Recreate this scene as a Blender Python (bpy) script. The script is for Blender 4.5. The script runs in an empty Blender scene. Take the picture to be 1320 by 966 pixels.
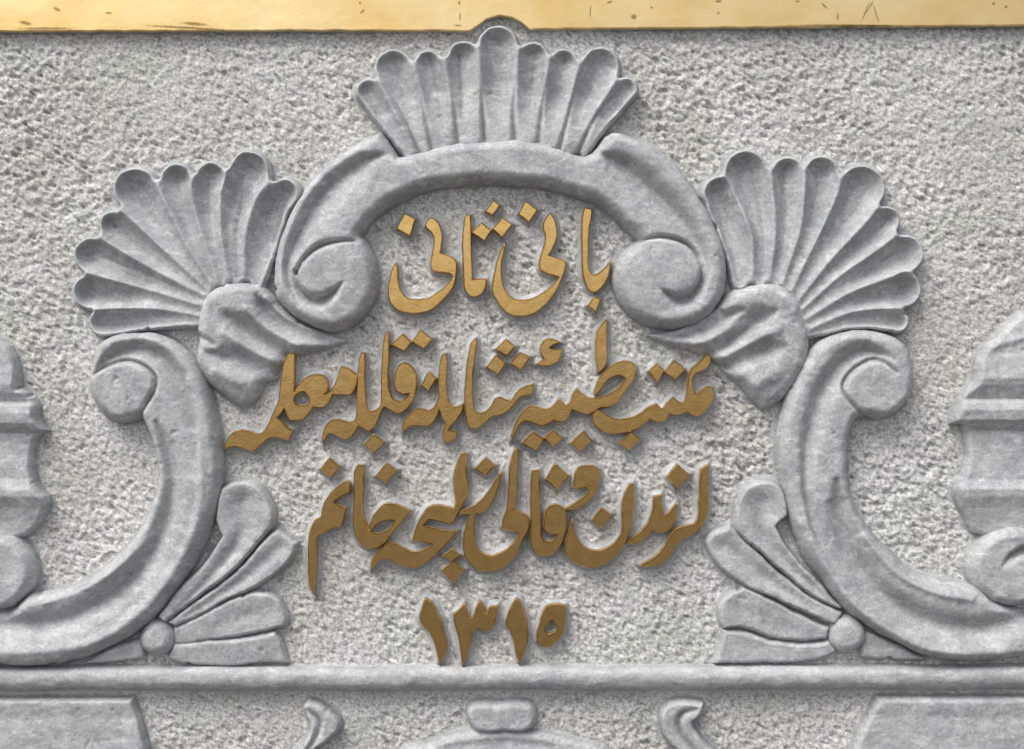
import bpy, math, random
import numpy as np
from mathutils import Vector, geometry

# ---------------------------------------------------------------- camera, sky, sun, exposure
S = 0.001            # one traced unit = 1 mm of wall
CX, CY = 660.0, 483.0
D = 1750.0           # camera distance in the same units
ZC = 1.75            # height of the picture centre above the ground

scene = bpy.context.scene
col = scene.collection
cam_data = bpy.data.cameras.new('camera')
cam = bpy.data.objects.new('camera', cam_data)
col.objects.link(cam)
cam.location = (0, -D * S, ZC)
cam.rotation_euler = (math.radians(90), 0, 0)
cam_data.sensor_width = 36.0
cam_data.lens = 36.0 * D / 1320.0
cam_data.clip_start = 0.05
cam_data.clip_end = 2000
scene.camera = cam

SUN_EL, SUN_AZ = math.radians(55), math.radians(222)
world = bpy.data.worlds.new('World')
scene.world = world
world.use_nodes = True
wn, wl = world.node_tree.nodes, world.node_tree.links
bg = wn['Background']
sky = wn.new('ShaderNodeTexSky')
sky.sky_type = 'NISHITA'
sky.sun_disc = False
sky.sun_elevation = SUN_EL
sky.sun_rotation = SUN_AZ
sky.dust_density = 3.0
hs = wn.new('ShaderNodeHueSaturation')
hs.inputs['Saturation'].default_value = 0.30
wl.new(sky.outputs[0], hs.inputs['Color'])
wl.new(hs.outputs[0], bg.inputs['Color'])
bg.inputs['Strength'].default_value = 0.105

sd = bpy.data.lights.new('sun', 'SUN')
sd.energy = 1.5
sd.angle = math.radians(34)
sd.color = (1.0, 0.965, 0.91)
sun = bpy.data.objects.new('sun', sd)
col.objects.link(sun)
sv = Vector((math.sin(SUN_AZ) * math.cos(SUN_EL), math.cos(SUN_AZ) * math.cos(SUN_EL), math.sin(SUN_EL)))
sun.rotation_euler = sv.to_track_quat('Z', 'Y').to_euler()
sun.location = (0, -3, 6)

scene.view_settings.view_transform = 'Standard'
scene.view_settings.look = 'None'
scene.view_settings.gamma = 1
scene.view_settings.exposure = 0.66

random.seed(5)
rng = np.random.default_rng(11)

# ---------------------------------------------------------------- materials
def new_mat(name):
    m = bpy.data.materials.new(name)
    m.use_nodes = True
    return m, m.node_tree.nodes, m.node_tree.links, m.node_tree.nodes['Principled BSDF']

def noise(n, l, co, scale, detail=4, rough=0.6, dist=0.0):
    t = n.new('ShaderNodeTexNoise')
    t.inputs['Scale'].default_value = scale
    t.inputs['Detail'].default_value = detail
    t.inputs['Roughness'].default_value = rough
    t.inputs['Distortion'].default_value = dist
    l.new(co, t.inputs['Vector'])
    return t.outputs['Fac']

def ramp(n, l, fac, stops):
    r = n.new('ShaderNodeValToRGB')
    el = r.color_ramp.elements
    while len(el) < len(stops):
        el.new(0.5)
    for e, (p, c) in zip(el, stops):
        e.position = p
        e.color = c if len(c) == 4 else (*c, 1)
    l.new(fac, r.inputs['Fac'])
    return r.outputs['Color']

def mix(n, l, fac, a, b, mode='MIX'):
    x = n.new('ShaderNodeMix')
    x.data_type = 'RGBA'
    x.blend_type = mode
    for s, v in ((x.inputs[0], fac), (x.inputs[6], a), (x.inputs[7], b)):
        if isinstance(v, (int, float)):
            s.default_value = v
        elif isinstance(v, tuple):
            s.default_value = (*v, 1)
        else:
            l.new(v, s)
    return x.outputs[2]

def bump(n, l, h, strength, dist, normal=None):
    b = n.new('ShaderNodeBump')
    b.inputs['Strength'].default_value = strength
    b.inputs['Distance'].default_value = dist
    l.new(h, b.inputs['Height'])
    if normal is not None:
        l.new(normal, b.inputs['Normal'])
    return b.outputs['Normal']

def world_pos(n):
    return n.new('ShaderNodeNewGeometry').outputs['Position']

def g(v, w=0.0):     # grey with a little warmth
    return (v * (1 + w), v, v * (1 - w))

def rough_stone():
    m, n, l, p = new_mat('bush_hammered_stone')
    co = world_pos(n)
    grain = noise(n, l, co, 260, 3, 0.7)
    c = ramp(n, l, grain, [(0.32, g(0.38, 0.0)), (0.43, g(0.54, 0.005)), (0.52, g(0.68, 0.01)), (0.66, g(0.84, 0.012))])
    # scattered dark specks, placed by noise
    mp = n.new('ShaderNodeMapping'); mp.inputs['Scale'].default_value = (1, 1, 1.5)
    l.new(co, mp.inputs['Vector'])
    dark = noise(n, l, mp.outputs[0], 205, 2, 0.5, 0.6)
    dm = ramp(n, l, dark, [(0.555, (0, 0, 0)), (0.61, (1, 1, 1))])
    sc = n.new('ShaderNodeMath'); sc.operation = 'MULTIPLY'; sc.inputs[1].default_value = 0.62
    l.new(dm, sc.inputs[0])
    c = mix(n, l, sc.outputs[0], c, (0.24, 0.24, 0.23))
    # broad weathering: warm to the left/top, faint green algae lower and right, both broken up
    tone = noise(n, l, co, 3.0, 5, 0.65)
    lt = noise(n, l, co, 5.5, 5, 0.7, 0.5)
    c = mix(n, l, ramp(n, l, lt, [(0.42, (0, 0, 0)), (0.62, (1, 1, 1))]), mix(n, l, 1.0, c, (0.86, 0.85, 0.83), 'MULTIPLY'), c)
    c = mix(n, l, ramp(n, l, tone, [(0.35, (0, 0, 0)), (0.7, (0.55, 0.55, 0.55))]), c, mix(n, l, 1.0, c, (1.0, 0.96, 0.90), 'MULTIPLY'))
    alg = noise(n, l, co, 9.0, 6, 0.75, 0.4)
    c = mix(n, l, ramp(n, l, alg, [(0.50, (0, 0, 0)), (0.72, (0.6, 0.6, 0.6))]), c, mix(n, l, 1.0, c, (0.87, 0.95, 0.86), 'MULTIPLY'))
    st = noise(n, l, co, 16.0, 5, 0.7)
    c = mix(n, l, ramp(n, l, st, [(0.62, (0, 0, 0)), (0.76, (0.5, 0.5, 0.5))]), c, mix(n, l, 1.0, c, (0.80, 0.76, 0.70), 'MULTIPLY'))
    rust = noise(n, l, co, 13.0, 6, 0.8, 0.6)
    c = mix(n, l, ramp(n, l, rust, [(0.67, (0, 0, 0)), (0.76, (0.5, 0.5, 0.5))]), c, mix(n, l, 1.0, c, (0.86, 0.72, 0.66), 'MULTIPLY'))
    # tooled-smooth bands round the letters and carvings
    at = n.new('ShaderNodeAttribute'); at.attribute_name = 'tooled'
    sm = ramp(n, l, noise(n, l, co, 120, 4, 0.7), [(0.3, g(0.52, 0.0)), (0.7, g(0.76, 0.0))])
    c = mix(n, l, at.outputs['Fac'], c, sm)
    l.new(c, p.inputs['Base Color'])
    p.inputs['Roughness'].default_value = 0.9
    p.inputs['Specular IOR Level'].default_value = 0.25
    nn = bump(n, l, noise(n, l, co, 420, 3, 0.65), 0.55, 0.0014)
    l.new(nn, p.inputs['Normal'])
    return m

def carved_stone():
    m, n, l, p = new_mat('carved_grey_stone')
    co = world_pos(n)
    fine = noise(n, l, co, 330, 3, 0.7)
    c = ramp(n, l, fine, [(0.30, g(0.35, -0.02)), (0.48, g(0.45, -0.02)), (0.68, g(0.55, -0.015))])
    cloud = noise(n, l, co, 26, 6, 0.7, 0.3)
    c = mix(n, l, ramp(n, l, cloud, [(0.38, (0.85, 0.85, 0.85)), (0.62, (0, 0, 0))]), c, mix(n, l, 1.0, c, (0.70, 0.72, 0.74), 'MULTIPLY'))
    big = noise(n, l, co, 7.5, 5, 0.6, 0.4)
    c = mix(n, l, ramp(n, l, big, [(0.45, (0, 0, 0)), (0.65, (0.6, 0.6, 0.6))]), c, mix(n, l, 1.0, c, (1.16, 1.16, 1.17), 'MULTIPLY'))
    ms = n.new('ShaderNodeMapping'); ms.inputs['Scale'].default_value = (3.5, 1, 0.5)
    l.new(co, ms.inputs['Vector'])
    streak = noise(n, l, ms.outputs[0], 22, 6, 0.7, 0.2)
    c = mix(n, l, ramp(n, l, streak, [(0.56, (0, 0, 0)), (0.72, (0.55, 0.55, 0.55))]), c, mix(n, l, 1.0, c, (0.74, 0.73, 0.69), 'MULTIPLY'))
    # chalky scuffs, stretched like rubbing marks
    mp = n.new('ShaderNodeMapping'); mp.inputs['Rotation'].default_value = (0, 0.6, 0); mp.inputs['Scale'].default_value = (1, 1, 2.2)
    l.new(co, mp.inputs['Vector'])
    scuff = noise(n, l, mp.outputs[0], 48, 8, 0.8, 0.6)
    c = mix(n, l, ramp(n, l, scuff, [(0.50, (0, 0, 0)), (0.66, (0.7, 0.7, 0.7))]), c, g(0.74, -0.01))
    # worn, paler arrises and darker brown hollows, both following the surface curvature
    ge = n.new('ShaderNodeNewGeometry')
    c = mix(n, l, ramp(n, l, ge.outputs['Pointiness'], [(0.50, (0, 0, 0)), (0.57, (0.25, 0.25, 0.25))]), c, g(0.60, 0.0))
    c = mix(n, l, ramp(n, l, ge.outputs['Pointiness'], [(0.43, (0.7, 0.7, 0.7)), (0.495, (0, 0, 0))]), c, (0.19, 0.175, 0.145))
    warm = noise(n, l, co, 11, 5, 0.7)
    c = mix(n, l, ramp(n, l, warm, [(0.52, (0, 0, 0)), (0.72, (0.5, 0.5, 0.5))]), c, mix(n, l, 1.0, c, (0.98, 0.96, 0.86), 'MULTIPLY'))
    pit = noise(n, l, co, 190, 2, 0.5)
    c = mix(n, l, ramp(n, l, pit, [(0.71, (0, 0, 0)), (0.76, (0.5, 0.5, 0.5))]), c, g(0.18))
    l.new(c, p.inputs['Base Color'])
    p.inputs['Roughness'].default_value = 0.72
    p.inputs['Specular IOR Level'].default_value = 0.35
    n1 = bump(n, l, noise(n, l, co, 300, 4, 0.7), 0.35, 0.0009)
    n2 = bump(n, l, noise(n, l, co, 60, 4, 0.6), 0.35, 0.003, n1)
    l.new(n2, p.inputs['Normal'])
    return m

def gold_paint():
    m, n, l, p = new_mat('gold_paint')
    co = world_pos(n)
    c = ramp(n, l, noise(n, l, co, 70, 5, 0.7), [(0.3, (0.74, 0.45, 0.155)), (0.7, (0.92, 0.60, 0.24))])
    brush = n.new('ShaderNodeMapping'); brush.inputs['Scale'].default_value = (1, 1, 7)
    l.new(co, brush.inputs['Vector'])
    br = noise(n, l, brush.outputs[0], 160, 4, 0.6)
    c = mix(n, l, ramp(n, l, br, [(0.45, (0, 0, 0)), (0.75, (0.3, 0.3, 0.3))]), c, (0.56, 0.36, 0.14))
    wr = noise(n, l, co, 210, 5, 0.75)
    c = mix(n, l, ramp(n, l, wr, [(0.63, (0, 0, 0)), (0.69, (0.7, 0.7, 0.7))]), c, (0.92, 0.72, 0.42))
    c = mix(n, l, ramp(n, l, wr, [(0.31, (0.7, 0.7, 0.7)), (0.36, (0, 0, 0))]), c, (0.26, 0.17, 0.08))
    l.new(c, p.inputs['Base Color'])
    p.inputs['Metallic'].default_value = 1.0
    p.inputs['Roughness'].default_value = 0.19
    n1 = bump(n, l, noise(n, l, co, 420, 3, 0.6), 0.13, 0.0008)
    n2 = bump(n, l, noise(n, l, co, 90, 3, 0.5), 0.07, 0.002, n1)
    l.new(n2, p.inputs['Normal'])
    return m

def gold_side():  # darker, browner gold for letter sides; their shade is in the colour
    m, n, l, p = new_mat('shaded_side_gold')
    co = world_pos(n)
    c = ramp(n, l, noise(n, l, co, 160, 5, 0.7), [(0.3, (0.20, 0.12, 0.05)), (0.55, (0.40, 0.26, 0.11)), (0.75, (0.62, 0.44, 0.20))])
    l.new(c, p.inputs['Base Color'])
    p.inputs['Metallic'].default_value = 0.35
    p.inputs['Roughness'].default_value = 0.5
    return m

def gold_leaf():
    m, n, l, p = new_mat('gilded_metal')
    co = world_pos(n)
    mp = n.new('ShaderNodeMapping'); mp.inputs['Scale'].default_value = (0.55, 1, 0.9)
    l.new(co, mp.inputs['Vector'])
    c = ramp(n, l, noise(n, l, mp.outputs[0], 14, 6, 0.65), [(0.30, (0.86, 0.58, 0.23)), (0.5, (0.92, 0.68, 0.33)), (0.7, (0.96, 0.75, 0.41))])
    spot = noise(n, l, co, 42, 8, 0.75, 0.8)
    c = mix(n, l, ramp(n, l, spot, [(0.66, (0, 0, 0)), (0.72, (0.85, 0.85, 0.85))]), c, (0.22, 0.14, 0.06))
    # flaked spots and scratches in the gilding: (px, py, half width, half height, angle)
    ragged = noise(n, l, co, 260, 4, 0.8)
    for px, py, rw, rh, ang in ((73, 12, 8, 3.5, 30), (33, 30, 14, 4, 10), (140, 17, 7, 2.5, 0), (467, 15, 8, 2.5, -45), (464, 4, 2.5, 3, 0),
                                (592, 4, 2.5, 5, 0), (593, 22, 1.3, 8, 4), (590, 33, 9, 2.2, 0), (761, 15, 1.2, 10, 4), (817, 22, 6, 6, 0), (786, 3, 6, 2.5, -20),
                                (840, 10, 2.5, 2, 0), (926, 2, 7, 3.5, 0), (926, 17, 2, 3, 0), (1028, 2, 5, 2.5, 0), (1080, 22, 1.5, 7, 0), (1063, 8, 8, 1.6, 45),
                                (1116, 15, 1.3, 18, 22), (1122, 8, 1.2, 13, 30), (1129, 17, 1.2, 18, -18), (1281, 5, 4, 3, -30), (1297, 9, 4, 3, -30), (250, 31, 30, 4, 4), (240, 36, 90, 3, 3), (60, 37, 60, 3, 0), (1090, 33, 120, 2.5, 0)):
        vm = n.new('ShaderNodeMapping'); vm.vector_type = 'TEXTURE'
        kk = (D - 12.0) / D
        vm.inputs['Location'].default_value = ((px - CX) * kk * S, -0.012, ZC + (CY - py) * kk * S)
        vm.inputs['Rotation'].default_value = (0, math.radians(ang), 0)
        vm.inputs['Scale'].default_value = (rw * S, 1.0, rh * S)
        l.new(co, vm.inputs['Vector'])
        ln = n.new('ShaderNodeVectorMath'); ln.operation = 'LENGTH'
        l.new(vm.outputs[0], ln.inputs[0])
        ad = n.new('ShaderNodeMath'); ad.operation = 'MULTIPLY_ADD'; ad.inputs[1].default_value = -1.0
        l.new(ln.outputs['Value'], ad.inputs[0]); l.new(ragged, ad.inputs[2])
        mk = ramp(n, l, ad.outputs[0], [(0.0, (0, 0, 0)), (0.35, (0.85, 0.85, 0.85))])
        # shift so that only the ragged core shows
        ad2 = n.new('ShaderNodeMath'); ad2.operation = 'ADD'; ad2.inputs[1].default_value = 0.20 if min(rw, rh) > 2 else 0.35
        l.new(ad.outputs[0], ad2.inputs[0])
        l.new(ad2.outputs[0], mk.node.inputs['Fac'])
        c = mix(n, l, mk, c, (0.30, 0.19, 0.075))
    l.new(c, p.inputs['Base Color'])
    l.new(ramp(n, l, spot, [(0.3, (0.26,) * 3), (0.75, (0.5,) * 3)]), p.inputs['Roughness'])
    p.inputs['Metallic'].default_value = 0.95
    n1 = bump(n, l, noise(n, l, mp.outputs[0], 30, 5, 0.6), 0.22, 0.003)
    n1 = bump(n, l, noise(n, l, co, 260, 3, 0.6), 0.12, 0.001, n1)
    l.new(n1, p.inputs['Normal'])
    return m

def paving():
    m, n, l, p = new_mat('ground_paving')
    co = world_pos(n)
    c = ramp(n, l, noise(n, l, co, 1.5, 6, 0.7), [(0.3, g(0.06, 0.03)), (0.7, g(0.09, 0.03))])
    l.new(c, p.inputs['Base Color'])
    p.inputs['Roughness'].default_value = 0.85
    return m

M_SIDE = gold_side()
M_ROUGH, M_CARVED, M_GOLD, M_LEAF, M_PAVE = rough_stone(), carved_stone(), gold_paint(), gold_leaf(), paving()

# ---------------------------------------------------------------- helpers: objects
def W(px, py, h, k=1.0):
    return Vector(((px - CX) * k * S, -h * S, ZC + (CY - py) * k * S))

def thing(name, label, cat, px, py, group=None):
    o = bpy.data.objects.new(name, None)
    o.empty_display_size = 0.02
    col.objects.link(o)
    o.location = W(px, py, 0)
    o['label'] = label
    o['category'] = cat
    if group:
        o['group'] = group
    return o

def link_mesh(name, me, parent=None):
    o = bpy.data.objects.new(name, me)
    col.objects.link(o)
    if parent is not None:
        o.parent = parent
    return o

# ---------------------------------------------------------------- helpers: curves on the wall plane
def turn(a, b, c):
    u = np.subtract(b, a); v = np.subtract(c, b)
    return abs(math.degrees(math.atan2(u[0] * v[1] - u[1] * v[0], u @ v)))

def smooth_closed(P, step=2.0, corner=52):
    P = [np.array(p, float) for p in P]
    n = len(P)
    isc = [turn(P[i - 1], P[i], P[(i + 1) % n]) > corner for i in range(n)]
    T = []
    for i in range(n):
        T.append((P[(i + 1) % n] - P[i - 1]) * 0.5)
    out = []
    for i in range(n):
        a, b = P[i], P[(i + 1) % n]
        L = np.linalg.norm(b - a)
        ta = T[i] / (np.linalg.norm(T[i]) + 1e-9) * L
        tb = T[(i + 1) % n] / (np.linalg.norm(T[(i + 1) % n]) + 1e-9) * L
        if isc[i]: ta = (b - a) if isc[(i + 1) % n] else (2 * (b - a) - tb) * 0.8
        if isc[(i + 1) % n]: tb = (b - a) if isc[i] else (2 * (b - a) - ta) * 0.8
        m = max(1, int(round(L / step)))
        for j in range(m):
            t = j / m
            h00, h10 = 2*t**3-3*t*t+1, t**3-2*t*t+t
            h01, h11 = -2*t**3+3*t*t, t**3-t*t
            out.append(h00 * a + h10 * ta + h01 * b + h11 * tb)
    return np.array(out)

def smooth_open(P, step=3.0):
    """P rows (x, y, ...extra): Catmull-Rom, extras interpolated too"""
    P = np.array(P, float)
    if len(P) == 2:
        m = max(2, int(np.linalg.norm(P[1, :2] - P[0, :2]) / step))
        t = np.linspace(0, 1, m)[:, None]
        return P[0] * (1 - t) + P[1] * t
    Q = np.vstack([2 * P[0] - P[1], P, 2 * P[-1] - P[-2]])
    out = []
    for i in range(1, len(Q) - 2):
        p0, p1, p2, p3 = Q[i-1:i+3]
        m = max(1, int(np.linalg.norm(p2[:2] - p1[:2]) / step))
        for j in range(m):
            t = j / m
            v = 0.5 * (2*p1 + (p2-p0)*t + (2*p0-5*p1+4*p2-p3)*t*t + (3*p1-p0-3*p2+p3)*t**3)
            v[2:] = p1[2:] * (1 - t) + p2[2:] * t
            out.append(v)
    out.append(P[-1])
    return np.array(out)

def near_polyline(X, Y, C):
    """nearest point on polyline C (x,y,extras..): distance, extras, side (+ = right of travel, y down)"""
    x, y = X.ravel(), Y.ravel()
    best = np.full(x.shape, 1e18)
    ext = np.zeros((x.size, C.shape[1] - 2))
    side = np.zeros(x.size)
    for i in range(len(C) - 1):
        a, b = C[i], C[i + 1]
        d = b[:2] - a[:2]
        L2 = d @ d + 1e-12
        t = np.clip(((x - a[0]) * d[0] + (y - a[1]) * d[1]) / L2, 0, 1)
        ex, ey = x - a[0] - t * d[0], y - a[1] - t * d[1]
        q = ex * ex + ey * ey
        m = q < best
        best[m] = q[m]
        tm = t[m][:, None]
        ext[m] = a[2:] * (1 - tm) + b[2:] * tm
        side[m] = np.sign(d[0] * ey[m] - d[1] * ex[m])
    sh = X.shape
    return np.sqrt(best).reshape(sh), ext.reshape(sh + (-1,)), side.reshape(sh)

def inside_poly(X, Y, P):
    ins = np.zeros(X.shape, bool)
    x1, y1 = P[:, 0], P[:, 1]
    x2, y2 = np.roll(x1, -1), np.roll(y1, -1)
    for i in range(len(P)):
        if y1[i] == y2[i]:
            continue
        c = (y1[i] > Y) != (y2[i] > Y)
        ins ^= c & (X < (x2[i] - x1[i]) * (Y - y1[i]) / (y2[i] - y1[i]) + x1[i])
    return ins

def sdf(X, Y, P):
    C = np.vstack([P, P[:1]])
    d, _, _ = near_polyline(X, Y, C)
    return np.where(inside_poly(X, Y, P), d, -d)

def quarter(d, H, r):
    """rounded arris: rises from 0 at the outline to H at r inside; keeps falling outside"""
    t = np.clip(d / r, 0, 1)
    return np.where(d >= 0, H * np.sqrt(np.clip(1 - (1 - t) ** 2, 0, 1)), d * 5.0)

SKIRT = 8.0
def worn_outline(d, seed):
    chips = np.clip(fft_noise(d.shape, 2.6, seed + 400) - 1.9, 0, 1.6) * 2.2
    return d + fft_noise(d.shape, 6, seed + 401) * 0.45 + fft_noise(d.shape, 2.0, seed + 402) * 0.22 - np.where(np.abs(d) < 5, chips, 0)

def fillet(d, H):
    """the carving runs out into the wall with a small worn fillet"""
    t = np.clip(1 + d / SKIRT, 0, 1)
    f = 3.4 * t ** 1.8 - 1.4
    return np.where(d < 0, f, np.maximum(H, 2.0))

def stroke(X, Y, H, pts, skew=0.0, power=2.0, gain=1.0):
    """carve (depth > 0) or raise (depth < 0) along a line of (x, y, halfwidth, depth)"""
    C = smooth_open(pts, 4.0)
    C[:, 2] = np.where(C[:, 2] > 8, C[:, 2] * gain, C[:, 2] * min(gain, 1.3))
    wmax = C[:, 2].max() * 2.2
    m = (X > C[:, 0].min() - wmax) & (X < C[:, 0].max() + wmax) & (Y > C[:, 1].min() - wmax) & (Y < C[:, 1].max() + wmax)
    if not m.any():
        return H
    d, e, s = near_polyline(X[m], Y[m], C)
    w = np.maximum(e[:, 0], 0.5)
    w = w * (1 + skew * s)
    H = H.copy()
    H[m] -= e[:, 1] * np.exp(-np.power(d / (w * 0.75), power))
    return H

def fft_noise(shape, scale, seed):
    r = np.random.default_rng(seed)
    a = r.standard_normal(shape)
    fy = np.fft.fftfreq(shape[0])[:, None]; fx = np.fft.rfftfreq(shape[1])[None]
    F = np.fft.rfft2(a) * np.exp(-2 * (math.pi * scale) ** 2 * (fx * fx + fy * fy))
    b = np.fft.irfft2(F, shape)
    return b / b.std()

def fft_blur(a, sx):
    pad = int(sx * 4)
    A = np.pad(a, pad, mode='edge')
    fy = np.fft.fftfreq(A.shape[0])[:, None]; fx = np.fft.rfftfreq(A.shape[1])[None]
    F = np.fft.rfft2(A) * np.exp(-2 * (math.pi * sx) ** 2 * (fx * fx + fy * fy))
    b = np.fft.irfft2(F, A.shape)
    return b[pad:-pad, pad:-pad]

STEP = 1.45
def grid(x0, y0, x1, y1, step=STEP):
    xs = np.arange(x0, x1 + step, step); ys = np.arange(y0, y1 + step, step)
    return np.meshgrid(xs, ys)

SILH = []      # silhouettes of everything that stands on the wall, for the wall's tooling marks

def build_height(parts, X, Y, H, L, parent, k, mat, valid):
    """split height field H into one mesh per label; parts = {id: (name, label or None)}"""
    loc = parent.location if parent is not None else Vector((0, 0, 0))
    gy, gx = np.gradient(H, Y[:, 0], X[0])
    N = np.stack([-gx, -np.ones_like(H), gy], -1)
    N /= np.linalg.norm(N, axis=-1, keepdims=True)
    cellL = L[:-1, :-1]
    cv = valid[:-1, :-1] & valid[1:, :-1] & valid[:-1, 1:] & valid[1:, 1:]
    idx = np.arange(H.size).reshape(H.shape)
    out = {}
    for pid, (name, lab) in parts.items():
        m = cv & (cellL == pid)
        if m.sum() < 4:
            continue
        q = np.stack([idx[:-1, :-1][m], idx[1:, :-1][m], idx[1:, 1:][m], idx[:-1, 1:][m]], -1)
        u, inv = np.unique(q, return_inverse=True)
        q = inv.reshape(q.shape)
        x, y, h = X.ravel()[u], Y.ravel()[u], H.ravel()[u]
        V = np.stack([(x - CX) * k * S - loc.x, -h * S - loc.y, ZC + (CY - y) * k * S - loc.z], -1)
        me = bpy.data.meshes.new(name)
        me.vertices.add(len(V)); me.vertices.foreach_set('co', V.ravel())
        me.loops.add(q.size); me.loops.foreach_set('vertex_index', q.ravel().astype(np.int32))
        me.polygons.add(len(q)); me.polygons.foreach_set('loop_start', np.arange(0, q.size, 4, dtype=np.int32))
        me.update(calc_edges=True)
        me.validate()
        me.polygons.foreach_set('use_smooth', np.ones(len(q), bool))
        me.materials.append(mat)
        me.normals_split_custom_set_from_vertices(N.reshape(-1, 3)[u])
        o = link_mesh(name, me, parent)
        if lab:
            o['label'] = lab
        out[pid] = o
    return out

def surface_wear(X, Y, H, seed, amp=1.0):
    """hand-dressed stone: slow undulation and small dents, real relief"""
    w = np.random.default_rng(seed + 9).standard_normal(H.shape)
    fy = np.fft.fftfreq(H.shape[0])[:, None]; fx = np.fft.rfftfreq(H.shape[1])[None]
    u1 = fx * 0.45 + fy * 0.9; u2 = -fx * 0.9 + fy * 0.45
    ch = np.fft.irfft2(np.fft.rfft2(w) * np.exp(-2 * math.pi**2 * ((u1 * 7.0)**2 + (u2 * 1.5)**2)), H.shape)
    ch /= ch.std()
    n = fft_noise(H.shape, 9, seed) * 0.50 + fft_noise(H.shape, 3.2, seed + 1) * 0.26 + fft_noise(H.shape, 1.2, seed + 2) * 0.13 + ch * 0.16
    dent = np.clip(fft_noise(H.shape, 2.4, seed + 3) - 2.3, 0, 2) * 1.6
    return H + (n - dent) * amp

# ---------------------------------------------------------------- letters of the inscription (traced outlines)
TS = 966 / 165.0
def T(x0, y0, pts):
    return [(x0 + u / TS, y0 + v / TS) for u, v in pts]
A = lambda p: T(490, 250, p)
B = lambda p: T(640, 250, p)
C_ = lambda p: T(280, 440, p)
D_ = lambda p: T(400, 430, p)
E_ = lambda p: T(530, 420, p)
F_ = lambda p: T(655, 410, p)
G_ = lambda p: T(770, 440, p)
H1 = lambda p: T(380, 590, p)
H2 = lambda p: T(510, 590, p)
I3 = lambda p: T(640, 570, p)
J4 = lambda p: T(770, 580, p)
K5 = lambda p: T(525, 710, p)
L6 = lambda p: T(600, 740, p)

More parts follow.
